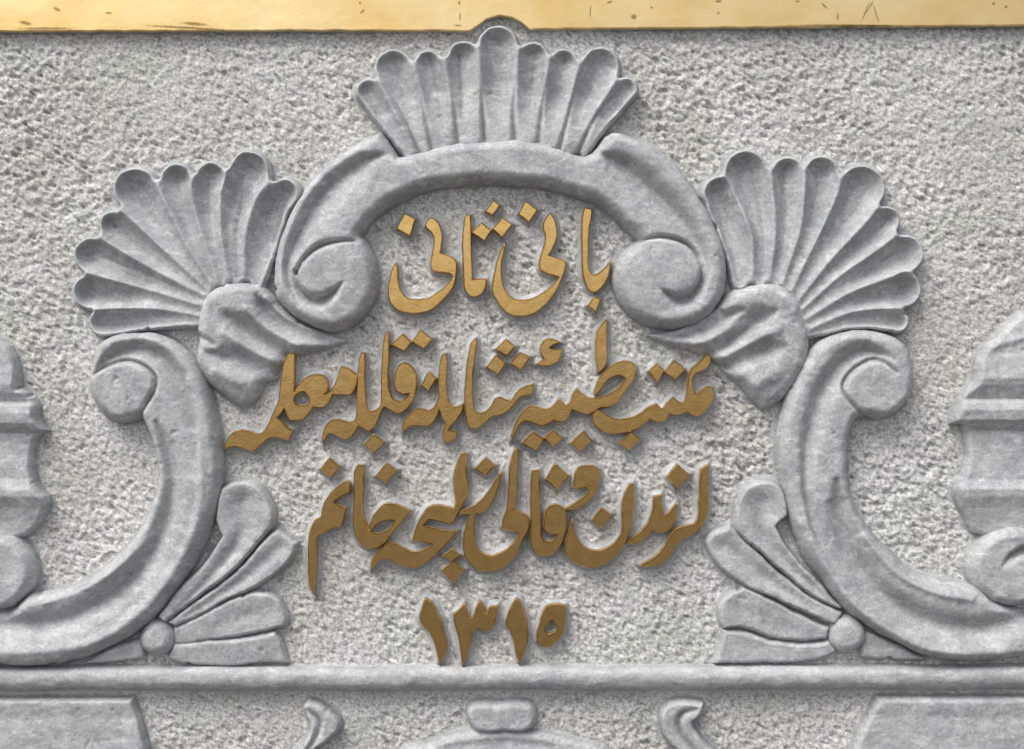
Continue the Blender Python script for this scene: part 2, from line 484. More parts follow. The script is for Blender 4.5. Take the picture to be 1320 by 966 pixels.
WORDS = [
 ('inscription_word', 'left gold word of the top line, with a big bowl and four diamond dots', [
  ('letter', A([(385,180),(425,205),(450,245),(465,310),(462,380),(450,448),(490,458),(535,475),(565,500),(577,530),(572,600),(565,660),(545,710),(500,770),(430,840),(370,880),(300,897),(230,900),(170,890),(110,860),(75,815),(62,750),(65,690),(78,620),(95,560),(115,522),(128,560),(130,620),(140,690),(165,745),(195,780),(240,795),(310,795),(370,785),(430,745),(490,700),(535,650),(548,622),(525,600),(470,590),(410,582),(388,560),(382,520),(388,480),(400,420),(408,370),(405,330),(390,295),(365,270),(342,245),(355,205)]), None),
  ('letter', A([(655,155),(680,162),(686,300),(688,450),(692,560),(693,650),(735,643),(798,643),(795,700),(775,745),(735,770),(695,775),(660,755),(638,715),(632,650),(628,560),(625,450),(622,340),(632,240),(640,180)]), None),
  ('diacritic_dot', A([(185,148),(264,190),(225,318),(125,262)]), None),
  ('diacritic_dot', A([(855,50),(903,85),(850,158),(795,130)]), None),
  ('diacritic_dot', A([(765,218),(838,278),(785,355),(692,290)]), None),
  ('diacritic_dot', B([(45,180),(118,230),(40,325),(-27,264)]), None)]),
 ('inscription_word', 'right gold word of the top line, a wide bowl beside a tall hooked stroke', [
  ('letter', B([(405,145),(435,190),(452,245),(455,310),(440,370),(415,425),(392,462),(440,480),(490,495),(522,515),(515,570),(495,630),(470,690),(430,760),(370,835),(300,890),(220,918),(150,920),(90,900),(40,860),(0,800),(-30,740),(-28,680),(-16,610),(7,510),(32,430),(60,378),(62,400),(45,470),(35,540),(38,640),(55,710),(90,765),(140,795),(200,803),(270,790),(340,755),(400,710),(450,660),(472,630),(430,610),(370,592),(335,570),(325,530),(335,470),(352,420),(368,360),(370,310),(355,260),(358,215),(380,175)]), None),
  ('letter', B([(665,105),(718,118),(715,180),(700,240),(692,350),(690,450),(692,540),(705,590),(735,615),(780,595),(830,550),(858,510),(852,580),(835,640),(795,705),(740,745),(700,725),(670,670),(652,600),(648,480),(645,300),(650,180)]), None),
  ('diacritic_dot', B([(220,55),(308,120),(245,215),(167,150)]), None),
  ('diacritic_dot', B([(740,780),(784,800),(750,888),(690,845)]), None)]),
 ('inscription_word', 'leftmost gold word of the second line, touching the leaf carving, with a long low tail', [
  ('letter', C_([(540,90),(585,90),(582,200),(580,300),(574,395),(600,350),(640,300),(690,265),(760,252),(810,270),(833,320),(828,370),(800,405),(842,390),(878,342),(907,272),(934,193),(992,212),(1032,242),(1056,262),(1052,312),(1032,372),(1002,402),(942,404),(867,404),(850,440),(800,495),(725,492),(690,540),(640,590),(550,600),(525,560),(505,505),(480,545),(450,580),(490,610),(530,655),(565,678),(535,750),(480,735),(420,725),(370,740),(320,790),(270,825),(210,815),(140,795),(90,800),(50,825),(60,780),(95,715),(140,680),(200,675),(250,690),(310,705),(350,680),(375,640),(400,590),(430,520),(462,450),(470,380),(480,280),(500,170)]),
   C_([(588,412),(635,380),(662,385),(700,440),(680,478),(630,490),(595,478),(576,440)]))]),
 ('inscription_word', 'gold word of the second line with two tall strokes and a teardrop loop', [
  ('letter', D_([(385,145),(408,150),(410,250),(408,350),(415,450),(420,540),(430,580),(465,588),(500,575),(530,540),(535,450),(538,300),(545,150),(560,30),(575,-12),(590,-5),(592,100),(592,200),(585,300),(590,400),(605,460),(630,500),(680,512),(720,490),(750,452),(690,452),(650,432),(635,390),(642,310),(665,250),(700,220),(755,245),(795,310),(800,390),(782,480),(740,555),(700,592),(665,605),(625,592),(555,552),(530,600),(505,660),(480,710),(440,740),(405,720),(365,700),(330,750),(290,790),(245,798),(210,780),(170,755),(135,760),(95,820),(90,780),(110,710),(150,660),(200,650),(250,660),(300,672),(335,655),(348,600),(350,500),(352,400),(358,300),(368,200)]), None),
  ('diacritic_dot', D_([(478,758),(555,825),(475,905),(408,840)]), None),
  ('diacritic_dot', D_([(695,5),(763,65),(705,135),(612,85)]), None),
  ('diacritic_dot', D_([(828,-26),(919,41),(857,115),(767,61)]), None)]),
 ('inscription_word', 'middle gold word of the second line, with two tall strokes and a stepped right arm', [
  ('letter', E_([(240,212),(262,212),(268,300),(262,400),(266,500),(285,575),(315,615),(350,610),(388,592),(380,650),(350,700),(305,750),(278,785),(300,795),(345,800),(338,835),(305,872),(268,882),(245,860),(238,815),(248,770),(262,740),(238,705),(222,660),(210,632),(190,690),(140,748),(90,758),(30,752),(-20,765),(-58,800),(-60,735),(-20,680),(40,628),(90,632),(130,642),(170,620),(195,575),(207,540),(205,450),(212,340),(222,260)]), None),
  ('letter', E_([(490,97),(492,130),(478,220),(468,330),(462,430),(460,530),(465,600),(480,645),(530,660),(575,640),(610,600),(635,555),(670,542),(710,560),(755,570),(790,520),(830,475),(880,455),(920,445),(918,490),(890,525),(830,535),(780,590),(740,635),(680,670),(610,685),(560,730),(500,772),(440,772),(425,740),(412,680),(405,600),(405,500),(415,380),(425,270),(445,170),(465,115)]), None),
  ('diacritic_dot', E_([(130,346),(188,400),(130,495),(78,455)]), None),
  ('diacritic_dot', E_([(715,105),(782,158),(720,225),(640,178)]), None),
  ('diacritic_dot', E_([(640,222),(712,285),(655,368),(570,315)]), None),
  ('diacritic_dot', F_([(90,262),(165,295),(95,390),(15,345)]), None)]),
 ('inscription_word', 'gold word of the second line with a slanting oval loop and a tall blade', [
  ('letter', F_([(385,608),(430,665),(470,640),(490,580),(520,535),(560,575),(610,605),(650,608),(720,595),(790,560),(850,515),(888,455),(840,432),(785,445),(730,490),(695,545),(662,582),(655,560),(670,500),(700,440),(750,385),(810,345),(870,328),(930,335),(962,370),(965,430),(930,490),(880,560),(820,640),(760,670),(700,678),(650,705),(620,725),(570,720),(515,705),(482,690),(460,740),(430,775),(390,785),(345,768),(300,800),(250,812),(200,795),(145,775),(100,790),(60,850),(25,925),(30,870),(60,790),(110,710),(170,668),(220,675),(290,690),(340,665)]), None),
  ('letter', F_([(745,5),(742,100),(745,200),(745,300),(735,360),(685,412),(675,370),(665,280),(665,180),(680,100),(715,40)]), None),
  ('hamza_mark', F_([(300,160),(345,165),(395,185),(350,200),(310,225),(345,240),(405,238),(395,290),(360,340),(310,358),(260,358),(218,350),(250,325),(280,310),(255,280),(245,235),(260,190)]), None),
  ('diacritic_dot', F_([(190,862),(268,920),(207,1000),(107,942)]), None),
  ('diacritic_dot', F_([(340,850),(410,908),(337,976),(272,905)]), None),
  ('diacritic_dot', F_([(572,855),(632,930),(552,1004),(474,947)]), None)]),
 ('inscription_word', 'rightmost gold word of the second line, with a flag-topped upright and long toothed base', [
  ('letter', G_([(-13,524),(30,530),(80,560),(130,585),(190,590),(260,578),(330,545),(390,500),(445,475),(478,510),(500,505),(530,465),(575,425),(610,455),(650,470),(672,430),(680,350),(690,260),(710,215),(760,170),(828,100),(858,118),(850,170),(810,215),(750,240),(722,270),(718,310),(730,370),(745,420),(780,380),(830,345),(865,345),(882,390),(870,450),(830,510),(780,560),(740,568),(680,530),(650,548),(600,558),(550,545),(520,590),(470,612),(420,600),(395,585),(350,630),(280,670),(210,690),(130,697),(60,690),(10,660),(-25,620),(-35,570)]), None),
  ('diacritic_dot', G_([(255,684),(330,740),(245,820),(165,770)]), None),
  ('diacritic_dot', G_([(450,170),(508,225),(455,315),(390,230)]), None),
  ('diacritic_dot', G_([(580,145),(665,215),(590,290),(514,236)]), None)]),
 ('inscription_word', 'leftmost gold word of the third line, with a long tail dropping like a blade', [
  ('letter', H1([(395,182),(413,200),(410,265),(350,290),(290,340),(330,360),(382,385),(372,450),(350,520),(260,545),(190,580),(165,610),(163,700),(160,850),(152,950),(145,1033),(118,993),(101,893),(101,773),(103,623),(118,543),(150,480),(195,450),(205,390),(235,320),(290,250),(350,200)]), None),
  ('letter', H1([(455,90),(480,60),(515,62),(518,200),(508,330),(512,430),(530,490),(556,548),(570,490),(610,420),(680,355),(770,360),(865,405),(800,490),(740,560),(680,640),(620,680),(560,688),(500,660),(460,600),(440,520),(437,430),(448,300),(445,160)]),
   H1([(574,555),(615,508),(670,478),(755,472),(715,535),(650,570),(600,572)])),
  ('diacritic_dot', H1([(260,5),(335,70),(265,150),(190,90)]), None),
  ('diacritic_dot', H1([(690,45),(768,100),(685,190),(608,145)]), None)]),
 ('inscription_word', 'gold third-line word with a tall stroke above nested hooks and a wide bowl', [
  ('letter', H2([(505,-40),(538,-20),(532,100),(545,220),(525,310),(485,390),(455,450),(430,490),(390,495),(320,478),(250,465),(205,515),(270,530),(360,555),(460,558),(400,630),(320,710),(230,790),(150,830),(70,828),(0,792),(-70,765),(-120,780),(-186,850),(-181,780),(-131,710),(-61,650),(0,652),(60,690),(130,715),(200,705),(285,650),(210,640),(128,625),(150,545),(190,460),(240,385),(300,362),(370,372),(435,388),(452,350),(440,240),(437,150),(465,40)]), None),
  ('letter', H2([(795,115),(780,200),(735,320),(680,400),(604,425),(590,500),(600,600),(620,690),(670,735),(730,745),(800,720),(860,680),(910,620),(935,565),(870,555),(805,530),(815,460),(838,390),(855,200),(866,50),(905,-65),(926,-55),(924,0),(916,133),(916,283),(886,393),(961,423),(1001,463),(1001,533),(961,623),(911,733),(861,793),(790,840),(720,860),(640,855),(580,820),(530,760),(512,680),(515,580),(540,490),(558,432),(480,432),(500,405),(560,385),(640,330),(700,260),(750,180)]), None),
  ('diacritic_dot', H2([(680,5),(748,60),(680,135),(600,85)]), None),
  ('diacritic_dot', H2([(425,695),(480,742),(425,785),(355,745)]), None),
  ('diacritic_dot', H2([(432,790),(520,855),(430,945),(345,855)]), None)]),
 ('inscription_word', 'gold third-line word with a straight upright, round head and a curl at right', [
  ('letter', I3([(270,222),(325,215),(325,350),(330,500),(335,640),(345,725),(385,757),(435,740),(455,695),(400,692),(362,660),(362,580),(380,510),(430,475),(490,490),(522,520),(528,600),(515,700),(480,790),(420,850),(350,862),(290,835),(260,770),(262,600),(258,450),(262,300)]), None),
  ('letter', I3([(620,195),(680,182),(740,185),(775,215),(775,290),(750,370),(710,430),(640,490),(580,515),(510,512),(560,485),(620,445),(665,410),(700,362),(680,338),(620,350),(580,350),(590,280),(600,225)]), None),
  ('diacritic_dot', I3([(440,165),(545,260),(455,360),(375,285)]), None)]),
 ('inscription_word', 'rightmost gold word of the third line, ending in a tall stroke with a sweeping foot', [
  ('letter', J4([(245,262),(272,258),(275,350),(270,450),(262,540),(240,620),(200,720),(150,790),(80,850),(0,885),(-61,892),(-121,876),(-200,832),(-241,772),(-236,682),(-216,622),(-186,527),(-171,622),(-141,692),(-91,741),(-21,766),(50,755),(119,715),(165,660),(188,610),(190,540),(188,440),(205,350)]), None),
  ('letter', J4([(430,355),(485,345),(488,430),(495,505),(540,480),(580,430),(603,400),(605,470),(590,540),(540,610),(480,632),(420,605),(370,660),(300,705),(220,705),(260,670),(330,620),(380,560),(410,490),(425,420)]), None),
  ('letter', J4([(785,150),(840,115),(838,250),(835,400),(825,500),(790,580),(730,640),(660,670),(600,720),(560,790),(500,850),(430,880),(320,875),(380,845),(450,800),(510,730),(545,660),(600,600),(680,575),(740,555),(765,500),(770,400),(778,250)]), None),
  ('diacritic_dot', J4([(32,440),(107,493),(32,590),(-39,531)]), None),
  ('diacritic_dot', J4([(605,115),(695,190),(600,300),(530,205)]), None)]),
 ('inscription_date', 'gold date of four numerals centred below the lettering', [
  ('numeral', K5([(135,365),(175,390),(210,440),(240,500),(265,570),(280,640),(295,700),(285,780),(250,840),(235,850),(225,780),(200,690),(160,610),(110,560),(90,510),(110,440)]), None),
  ('numeral', K5([(350,480),(400,440),(432,400),(450,470),(468,515),(500,500),(520,440),(545,385),(575,420),(585,480),(602,482),(625,430),(680,425),(670,500),(640,580),(590,615),(530,585),(490,620),(480,700),(455,790),(415,870),(405,760),(385,640),(360,560)]), None),
  ('numeral', K5([(825,368),(855,400),(885,480),(905,580),(908,680),(880,780),(840,850),(820,780),(800,680),(775,610),(745,560),(765,480),(800,400)]), None),
  ('numeral', L6([(590,290),(620,245),(690,235),(755,245),(760,330),(745,420),(700,500),(640,550),(580,550),(540,520),(545,440),(565,360)]),
   L6([(655,350),(690,400),(680,440),(620,465),(595,430),(615,380)]))]),
]

LETTER_H = 15.0
def ring_offset(P, off, outward=1.0):
    a, b = np.roll(P, 1, 0), np.roll(P, -1, 0)
    t1 = P - a; t2 = b - P
    t1 /= np.linalg.norm(t1, axis=1, keepdims=True) + 1e-9
    t2 /= np.linalg.norm(t2, axis=1, keepdims=True) + 1e-9
    n1 = np.stack([t1[:, 1], -t1[:, 0]], -1); n2 = np.stack([t2[:, 1], -t2[:, 0]], -1)
    n = n1 + n2
    ln = np.linalg.norm(n, axis=1, keepdims=True)
    n = n / (ln + 1e-9)
    c = np.clip((n * n1).sum(1, keepdims=True), 0.62, 1)
    return P + n / c * off * outward

def area(P):
    x, y = P[:, 0], P[:, 1]
    return 0.5 * np.sum(x * np.roll(y, -1) - np.roll(x, -1) * y)

def build_letter(name, outer, hole, parent, zt):
    k = (D - zt) / D
    loops = []
    small = 'dot' in name
    O = smooth_closed(outer, 1.7)
    if area(O) < 0: O = O[::-1]
    wob = lambda L, a: L + np.stack([np.interp(np.arange(len(L)), np.linspace(0, len(L), max(4, len(L)//3)), rng.normal(0, a, max(4, len(L)//3))) for _ in (0, 1)], -1)
    loops.append(wob(O, 0.16))
    if hole is not None:
        Hh = smooth_closed(hole, 1.7)
        if area(Hh) > 0: Hh = Hh[::-1]
        loops.append(wob(Hh, 0.14))
    # rings: (outline offset, height, material of the faces below it)
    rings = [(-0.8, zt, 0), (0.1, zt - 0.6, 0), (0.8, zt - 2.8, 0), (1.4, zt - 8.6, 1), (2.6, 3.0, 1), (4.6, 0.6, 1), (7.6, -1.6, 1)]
    V, F, MI, top = [], [], [], []
    loc = parent.location
    for L in loops:
        base = len(V); n = len(L)
        jit = np.interp(np.arange(n), np.linspace(0, n, max(4, n // 4)), rng.normal(0, 0.7, max(4, n // 4)))
        for (off, z, _) in rings:
            R = ring_offset(L, off)
            for i, (x, y) in enumerate(R):
                zz = z + (jit[i] if z in (zt - 8.6,) else 0)
                V.append(W(x, y, zz, k) - loc)
        for r in range(len(rings) - 1):
            for i in range(n):
                j = (i + 1) % n
                F.append((base + r*n + i, base + (r+1)*n + i, base + (r+1)*n + j, base + r*n + j))
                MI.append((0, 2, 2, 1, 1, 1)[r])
        top.append((base, n))
    tess_in = [[Vector((V[b + i].x, V[b + i].z, 0)) for i in range(n)] for b, n in top]
    ids = [b + i for b, n in top for i in range(n)]
    ntop = 0
    for tri in geometry.tessellate_polygon(tess_in):
        a, b, c = [ids[t] for t in tri]
        va, vb, vc = V[a], V[b], V[c]
        if (vb - va).cross(vc - va).y > 0: a, b, c = a, c, b
        F.append((a, b, c)); MI.append(0); ntop += 1
    me = bpy.data.meshes.new(name)
    me.from_pydata(V, [], F)
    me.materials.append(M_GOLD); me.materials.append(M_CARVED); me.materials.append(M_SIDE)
    me.polygons.foreach_set('material_index', MI)
    me.polygons.foreach_set('use_smooth', [True] * (len(F) - ntop) + [False] * ntop)
    me.update()
    return link_mesh(name, me, parent)

LETTER_OUT = []
for wi, (name, label, parts) in enumerate(WORDS):
    pts = np.array([p for _, o, _ in parts for p in o])
    grp = 'gold raised words of the inscription' if name == 'inscription_word' else None
    w = thing(name, label, 'word' if grp else 'date', pts[:, 0].mean(), pts[:, 1].max(), grp)
    for pn, outer, hole in parts:
        zt = LETTER_H + rng.normal(0, 0.5) + (1.5 if pn == 'diacritic_dot' and wi < 2 else 0)
        build_letter(pn, outer, hole, w, zt)
        LETTER_OUT.append((smooth_closed(outer, 3), None if hole is None else smooth_closed(hole, 3)))

# ---------------------------------------------------------------- shells
def shell(name, label, lobes, H0, seed, valleys=(), depth=7.0, swell=0.0):
    Cs = [smooth_open(c, 5.0) for c in lobes]
    allp = np.vstack(Cs)
    x0, x1 = (allp[:, 0] - allp[:, 2]).min() - 12, (allp[:, 0] + allp[:, 2]).max() + 12
    y0, y1 = (allp[:, 1] - allp[:, 2]).min() - 12, (allp[:, 1] + allp[:, 2]).max() + 12
    X, Y = grid(x0, y0, x1, y1)
    ds, ws, ts = [], [], []
    tips = []
    for C in Cs:
        seg = np.r_[0, np.cumsum(np.hypot(*np.diff(C[:, :2], axis=0).T))]
        C2 = np.column_stack([C[:, :3], seg / seg[-1]])
        d, e, _ = near_polyline(X, Y, C2)
        ds.append(d); ws.append(e[..., 0] * 1.05); ts.append(e[..., 1])
        tips.append(C[-1, :2])
    ds, ws, ts = map(np.array, (ds, ws, ts))
    # web of stone that joins the lobes, reaching almost to the notches between their tips
    outw = [(C[-1, :2] - C[0, :2]) / np.linalg.norm(C[-1, :2] - C[0, :2]) for C in Cs]
    nt = [(tips[i] + tips[i + 1]) / 2 + (outw[i] + outw[i + 1]) / 2 * 0.32 * min(Cs[i][-1, 2], Cs[i + 1][-1, 2]) for i in range(len(tips) - 1)]
    web = [tips[0]] + nt + [tips[-1]] + [C[0, :2] for C in Cs[::-1]]
    wb = sdf(X, Y, np.array(web))
    # half the gap to the neighbouring lobe caps how far each scoop may spread
    order = np.argsort(ds / np.maximum(ws, 1), axis=0)
    i0 = order[0]; i1 = order[1]
    take = lambda a, i: np.take_along_axis(a, i[None], 0)[0]
    d0, d1, w0, w1, t0 = take(ds, i0), take(ds, i1), take(ws, i0), take(ws, i1), take(ts, i0)
    best = 2.6 * np.log(np.exp(np.clip((ws - ds) / 2.6, -40, 40)).sum(0) + np.exp(np.clip(wb / 2.6, -40, 12)))
    best = worn_outline(best, seed)
    half = (d0 + d1) * w0 / (w0 + w1)
    f = np.clip((wb + 14) / 30, 0, 1); f = f * f * (3 - 2 * f)
    w = w0 * (1 - f) + f * np.clip(0.95 * half, w0 * 0.9, w0 * 1.9)
    q = np.clip(d0 / np.maximum(w - 0.6, 1), 0, 1)
    tt = np.clip(t0 * 1.5, 0, 1)
    dep = depth * ((0.45 - swell) + (0.55 + swell) * tt) * np.clip(w / 16, 0.45, 1.5)
    # the scoop is steep beside the ridges and opens towards the tip
    carve = dep * (1 - q ** 2) * (1 + 0.25 * tt)
    L = i0 + 1
    H = quarter(best, 1.0, 5.5)
    H = np.where(best >= 0, H * H0 * (0.82 + 0.18 * t0) - carve * np.clip(best / 8, 0, 1) ** 0.8 * 1.08, best * 5)
    for v in valleys:
        H = stroke(X, Y, H, v)
    inner = fft_blur(H, 0.75)
    H = np.where(best > 1.5, inner, H)
    H = fillet(best, np.where(best > 0, surface_wear(X, Y, H, seed, 0.9), H))
    SILH.append((X, Y, best))
    k = (D - H0) / D
    root = thing(name, label, 'shell carving', (x0 + x1) / 2, y1, 'carved scallop shells')
    build_height({i + 1: ('lobe', None) for i in range(len(lobes))}, X, Y, H, L, root, k, M_CARVED, best > -SKIRT)
    return root

def v(*p): return list(p)
shell('scallop_shell', 'top centre grey scallop shell carved above the arch, reaching the gold strip', [
  [(528,203,6),(500,160,11),(474,116,17)], [(549,198,6),(528,140,15),(507,86,25)], [(573,192,7),(562,130,13),(552,80,18)],
  [(607,190,9),(602,120,15),(597,72,21)], [(643,190,14),(642,120,20),(642,57,26)], [(678,190,9),(683,120,16),(687,71,20)],
  [(706,192,8),(716,135,14),(727,80,19)], [(734,198,7),(752,140,16),(774,85,26)], [(754,200,5),(780,150,12),(808,113,16)]],
  25, 100, depth=9.5, swell=0.7, valleys=[
  [(540,198,4,7),(519,148,3,4),(498,115,2,0)], [(556,192,4,7),(545,140,3,4),(535,95,2,1)], [(590,184,5,7),(584,130,3,2),(577,95,2,0)],
  [(625,184,5,9),(622,140,4,6),(618,90,2,0)], [(664,184,5,9),(662,140,4,6),(667,90,2,0)], [(694,186,5,7),(700,130,3,4),(708,90,2,0)],
  [(721,194,4,7),(735,140,3,3),(747,95,2,1)], [(745,198,4,7),(768,150,3,4),(792,120,2,1)]])
LS = [[(330,366,9),(341,312,17),(352,266,20),(366,248,19)], [(303,364,6),(296,300,12),(306,245,22),(320,219,26)], [(286,364,6),(272,300,12),(266,250,19),(270,228,21)],
  [(276,364,5),(245,300,12),(228,250,18),(225,230,22)], [(268,370,5),(220,310,15),(187,262,23),(173,243,29)], [(266,378,5),(210,338,13),(160,302,17),(143,288,18)],
  [(263,388,6),(190,362,15),(130,335,20),(115,328,23)], [(262,402,6),(190,385,15),(130,378,21),(114,376,23)], [(262,415,7),(200,410,15),(140,415,18),(128,415,17)]]
shell('scallop_shell', 'left grey scallop shell fanning out beside the arch', LS, 25, 110, depth=12)
RS = [[(956,366,10),(950,312,19),(936,268,23),(928,248,22)], [(982,366,7),(984,300,14),(968,245,25),(962,222,29)], [(1000,368,6),(1017,295,15),(1018,240,19),(1016,220,20)],
  [(1014,374,5),(1045,300,14),(1058,245,21),(1061,222,23)], [(1024,384,5),(1060,325,15),(1100,265,24),(1113,242,31)], [(1031,396,5),(1080,345,13),(1130,300,17),(1145,283,19)],
  [(1034,408,6),(1090,366,14),(1150,335,20),(1168,327,25)], [(1038,420,6),(1100,390,14),(1150,378,20),(1167,373,24)], [(1042,432,6),(1100,412,12),(1150,412,15),(1160,414,15)]]
shell('scallop_shell', 'right grey scallop shell fanning out beside the arch', RS, 25, 120, depth=12)

# ---------------------------------------------------------------- carved polygons (scrolls, leaves, mouldings)
def carving(name, label, cat, poly, H0, r, strokes, parts, labeller, seed, group=None, tilt=None, extra=None, wear=0.8, base=None):
    P = smooth_closed(poly, 5.0, corner=60)
    x0, y0 = P.min(0) - 12; x1, y1 = P.max(0) + 12
    X, Y = grid(x0, y0, x1, y1)
    d = worn_outline(sdf(X, Y, P), seed)
    H = quarter(d, H0, r)
    if tilt is not None:
        H = np.where(d > 0, H * tilt(X, Y), H)
    if extra is not None:
        H = extra(X, Y, d, H)
    Hs = H
    for st in strokes:
        if isinstance(st, dict):
            st = dict(st, p=[(a, b, w_, dd * 1.2) for a, b, w_, dd in st['p']])
            Hs = stroke(X, Y, Hs, st['p'], st.get('skew', 0), st.get('power', 2), 1.62)
        else:
            Hs = stroke(X, Y, Hs, st)
    H = np.where(d > 0, H + (Hs - H) * np.clip(d / 3, 0, 1), H)
    H = fillet(d, np.where(d > 0.5, surface_wear(X, Y, H, seed, wear), H))
    SILH.append((X, Y, d))
    k = (D - H0 * 0.8) / D
    L = labeller(X, Y) if labeller else np.ones(X.shape, int)
    cx, cy = (P[:, 0].min() + P[:, 0].max()) / 2, P[:, 1].max()
    if base: cx, cy = base
    root = thing(name, label, cat, cx, cy, group)
    if len(parts) == 1 and not labeller:
        build_height(parts, X, Y, H, L, root, k, M_CARVED, d > -SKIRT)
    else:
        build_height(parts, X, Y, H, L, root, k, M_CARVED, d > -SKIRT)
    return root

def discs(*cs):
    def f(X, Y):
        L = np.ones(X.shape, int)
        for i, (x, y, r) in enumerate(cs):
            L[(X - x) ** 2 + (Y - y) ** 2 < r * r] = i + 2
        return L
    return f

# arch over the inscription
arch = [(352,380),(351,345),(359,305),(377,262),(407,222),(445,192),(490,166),(514,199),(545,193),(565,186),(600,180),(643,178),(690,180),(722,188),(758,197),(790,168),(830,180),(868,205),(900,245),(925,290),(938,335),(937,370),(922,400),(895,418),(865,425),(830,417),(803,395),(790,362),(795,335),(808,318),(822,309),(800,287),(770,263),(730,248),(690,240),(640,237),(590,238),(545,246),(505,264),(480,284),(466,303),(480,325),(487,355),(482,388),(458,416),(425,428),(390,415),(362,395)]
def arch_extra(X, Y, d, H):
    # the two volute eyes swell slightly
    for cx, cy in ((436, 358), (848, 356)):
        q = np.hypot(X - cx, Y - cy) / 46
        H = H + 4.0 * np.clip(1 - q ** 2, 0, 1) * (d > 0)
    return H
carving('arch_scroll', 'grey carved arch curving over the gold lettering, curled into a volute at each end', 'arch', arch, 33, 17, [
  {'p': [(500,199,4,1),(480,203,7,8),(455,215,12,14),(428,236,14,16),(405,264,13,16),(388,294,11,15),(376,322,9,12),(370,346,7,8),(374,370,6,6),(386,394,4,2)], 'skew': -0.30},
  {'p': [(768,197,4,1),(785,203,8,8),(806,213,12,14),(832,235,14,16),(862,262,13,16),(886,290,11,14),(902,318,9,10),(911,345,7,6),(903,378,5,2)], 'skew': 0.30},
  [(462,312,3,2),(440,311,4,8),(412,318,5,11),(392,334,5,10),(382,352,4,7)],
  {'p': [(381,350,3,4),(386,372,5,9),(400,386,8,14),(416,386,8,14),(430,377,5,9),(443,364,2,1)], 'skew': 0.2},
  [(826,311,3,3),(850,306,4,8),(878,311,5,11),(896,324,5,9),(904,342,4,6)],
  {'p': [(905,346,3,4),(902,366,5,9),(889,383,8,13),(874,386,8,13),(862,380,5,8),(852,374,2,1)], 'skew': -0.2},
  ], {1: ('band', None), 2: ('volute', 'left volute'), 3: ('volute', 'right volute')}, discs((434, 362, 53), (848, 360, 53)), 200, extra=arch_extra, base=(640, 237))

# side C-scrolls
lscroll = [(112,504),(115,468),(125,444),(145,430),(172,426),(205,430),(232,446),(254,470),(267,498),(274,523),(281,560),(286,600),(283,635),(274,673),(258,712),(230,758),(200,797),(173,818),(127,842),(91,856),(45,862),(0,860),(-60,850),(-150,800),(-150,740),(-60,790),(6,790),(33,767),(52,764),(91,757),(127,736),(158,706),(182,676),(194,645),(200,618),(198,591),(191,564),(180,541),(166,545),(147,546),(125,531)]
lscroll = [p for p in lscroll]
carving('c_scroll', 'left grey C-scroll below the left shell, curling down to the leaf fan', 'scroll carving', lscroll, 31, 15, [
  {'p': [(126,476,4,2),(140,462,7,9),(160,452,9,13),(185,450,10,14),(210,463,10,14),(228,486,9,13),(241,516,8,11),(249,545,7,8),(254,575,5,4),(257,610,3,0)], 'skew': 0.15},
  {'p': [(203,545,4,3),(212,570,8,9),(219,600,10,11),(220,635,11,13),(213,670,12,14),(198,704,12,14),(175,738,12,14),(147,765,12,14),(118,783,11,14),(86,797,11,14),(52,804,11,14),(15,806,11,14),(-60,806,11,13)], 'skew': -0.1},
  [(250,560,8,-3),(262,620,9,-4),(252,680,9,-5),(222,740,10,-5),(180,790,10,-5),(125,825,10,-5),(60,838,10,-5),(-40,840,10,-4)], [(196,690,5,-3),(165,722,6,-3),(120,752,6,-3),(60,776,6,-3)],
  [(120,484,3,4),(138,472,4,7),(163,465,4,9),(184,471,4,8),(200,485,4,8),(200,502,4,7),(190,520,4,7),(178,540,4,5)]],
  {1: ('band', None), 2: ('volute', None)}, discs((158, 504, 42)), 210, group='carved C-scrolls', base=(150, 862))
rscroll = [(1023,493),(1027,480),(1040,459),(1057,440),(1080,428),(1107,424),(1140,428),(1167,440),(1178,460),(1182,483),(1177,510),(1163,530),(1140,542),(1114,538),(1103,550),(1097,573),(1095,600),(1099,630),(1107,655),(1127,687),(1153,715),(1180,737),(1207,748),(1233,753),(1260,755),(1285,775),(1340,790),(1400,760),(1470,740),(1470,800),(1400,835),(1320,850),(1290,854),(1247,855),(1197,848),(1157,830),(1120,810),(1090,787),(1063,753),(1040,723),(1023,683),(1010,633),(1004,600),(1003,573),(1007,543),(1013,517)]
carving('c_scroll', 'right grey C-scroll below the right shell, curling down to the leaf fan', 'scroll carving', rscroll, 31, 15, [
  {'p': [(1150,462,4,2),(1133,455,7,9),(1110,453,9,13),(1087,466,10,14),(1067,490,10,14),(1054,517,10,13),(1045,550,9,12),(1039,583,8,10),(1037,617,7,8),(1040,650,6,6),(1049,690,4,3),(1066,725,3,0)], 'skew': -0.15},
  {'p': [(1078,620,5,3),(1081,650,9,10),(1088,685,11,12),(1104,722,12,14),(1128,755,12,14),(1158,780,12,14),(1193,799,12,14),(1232,808,12,14),(1267,809,12,14),(1300,803,11,13),(1345,792,11,13)], 'skew': 0.1},
  [(1030,620,8,-3),(1045,690,9,-4),(1072,745,9,-5),(1108,788,10,-5),(1160,825,10,-5),(1215,840,10,-5),(1290,838,10,-4)], [(1112,690,5,-3),(1150,735,6,-3),(1200,762,6,-3),(1250,772,6,-3)],
  [(1155,480,3,3),(1140,467,4,8),(1123,464,4,9),(1100,477,4,9),(1087,496,4,8),(1091,512,4,7),(1103,526,4,6),(1114,538,4,4)]],
  {1: ('band', None), 2: ('volute', None)}, discs((1137, 500, 42)), 220, group='carved C-scrolls', base=(1170, 856))

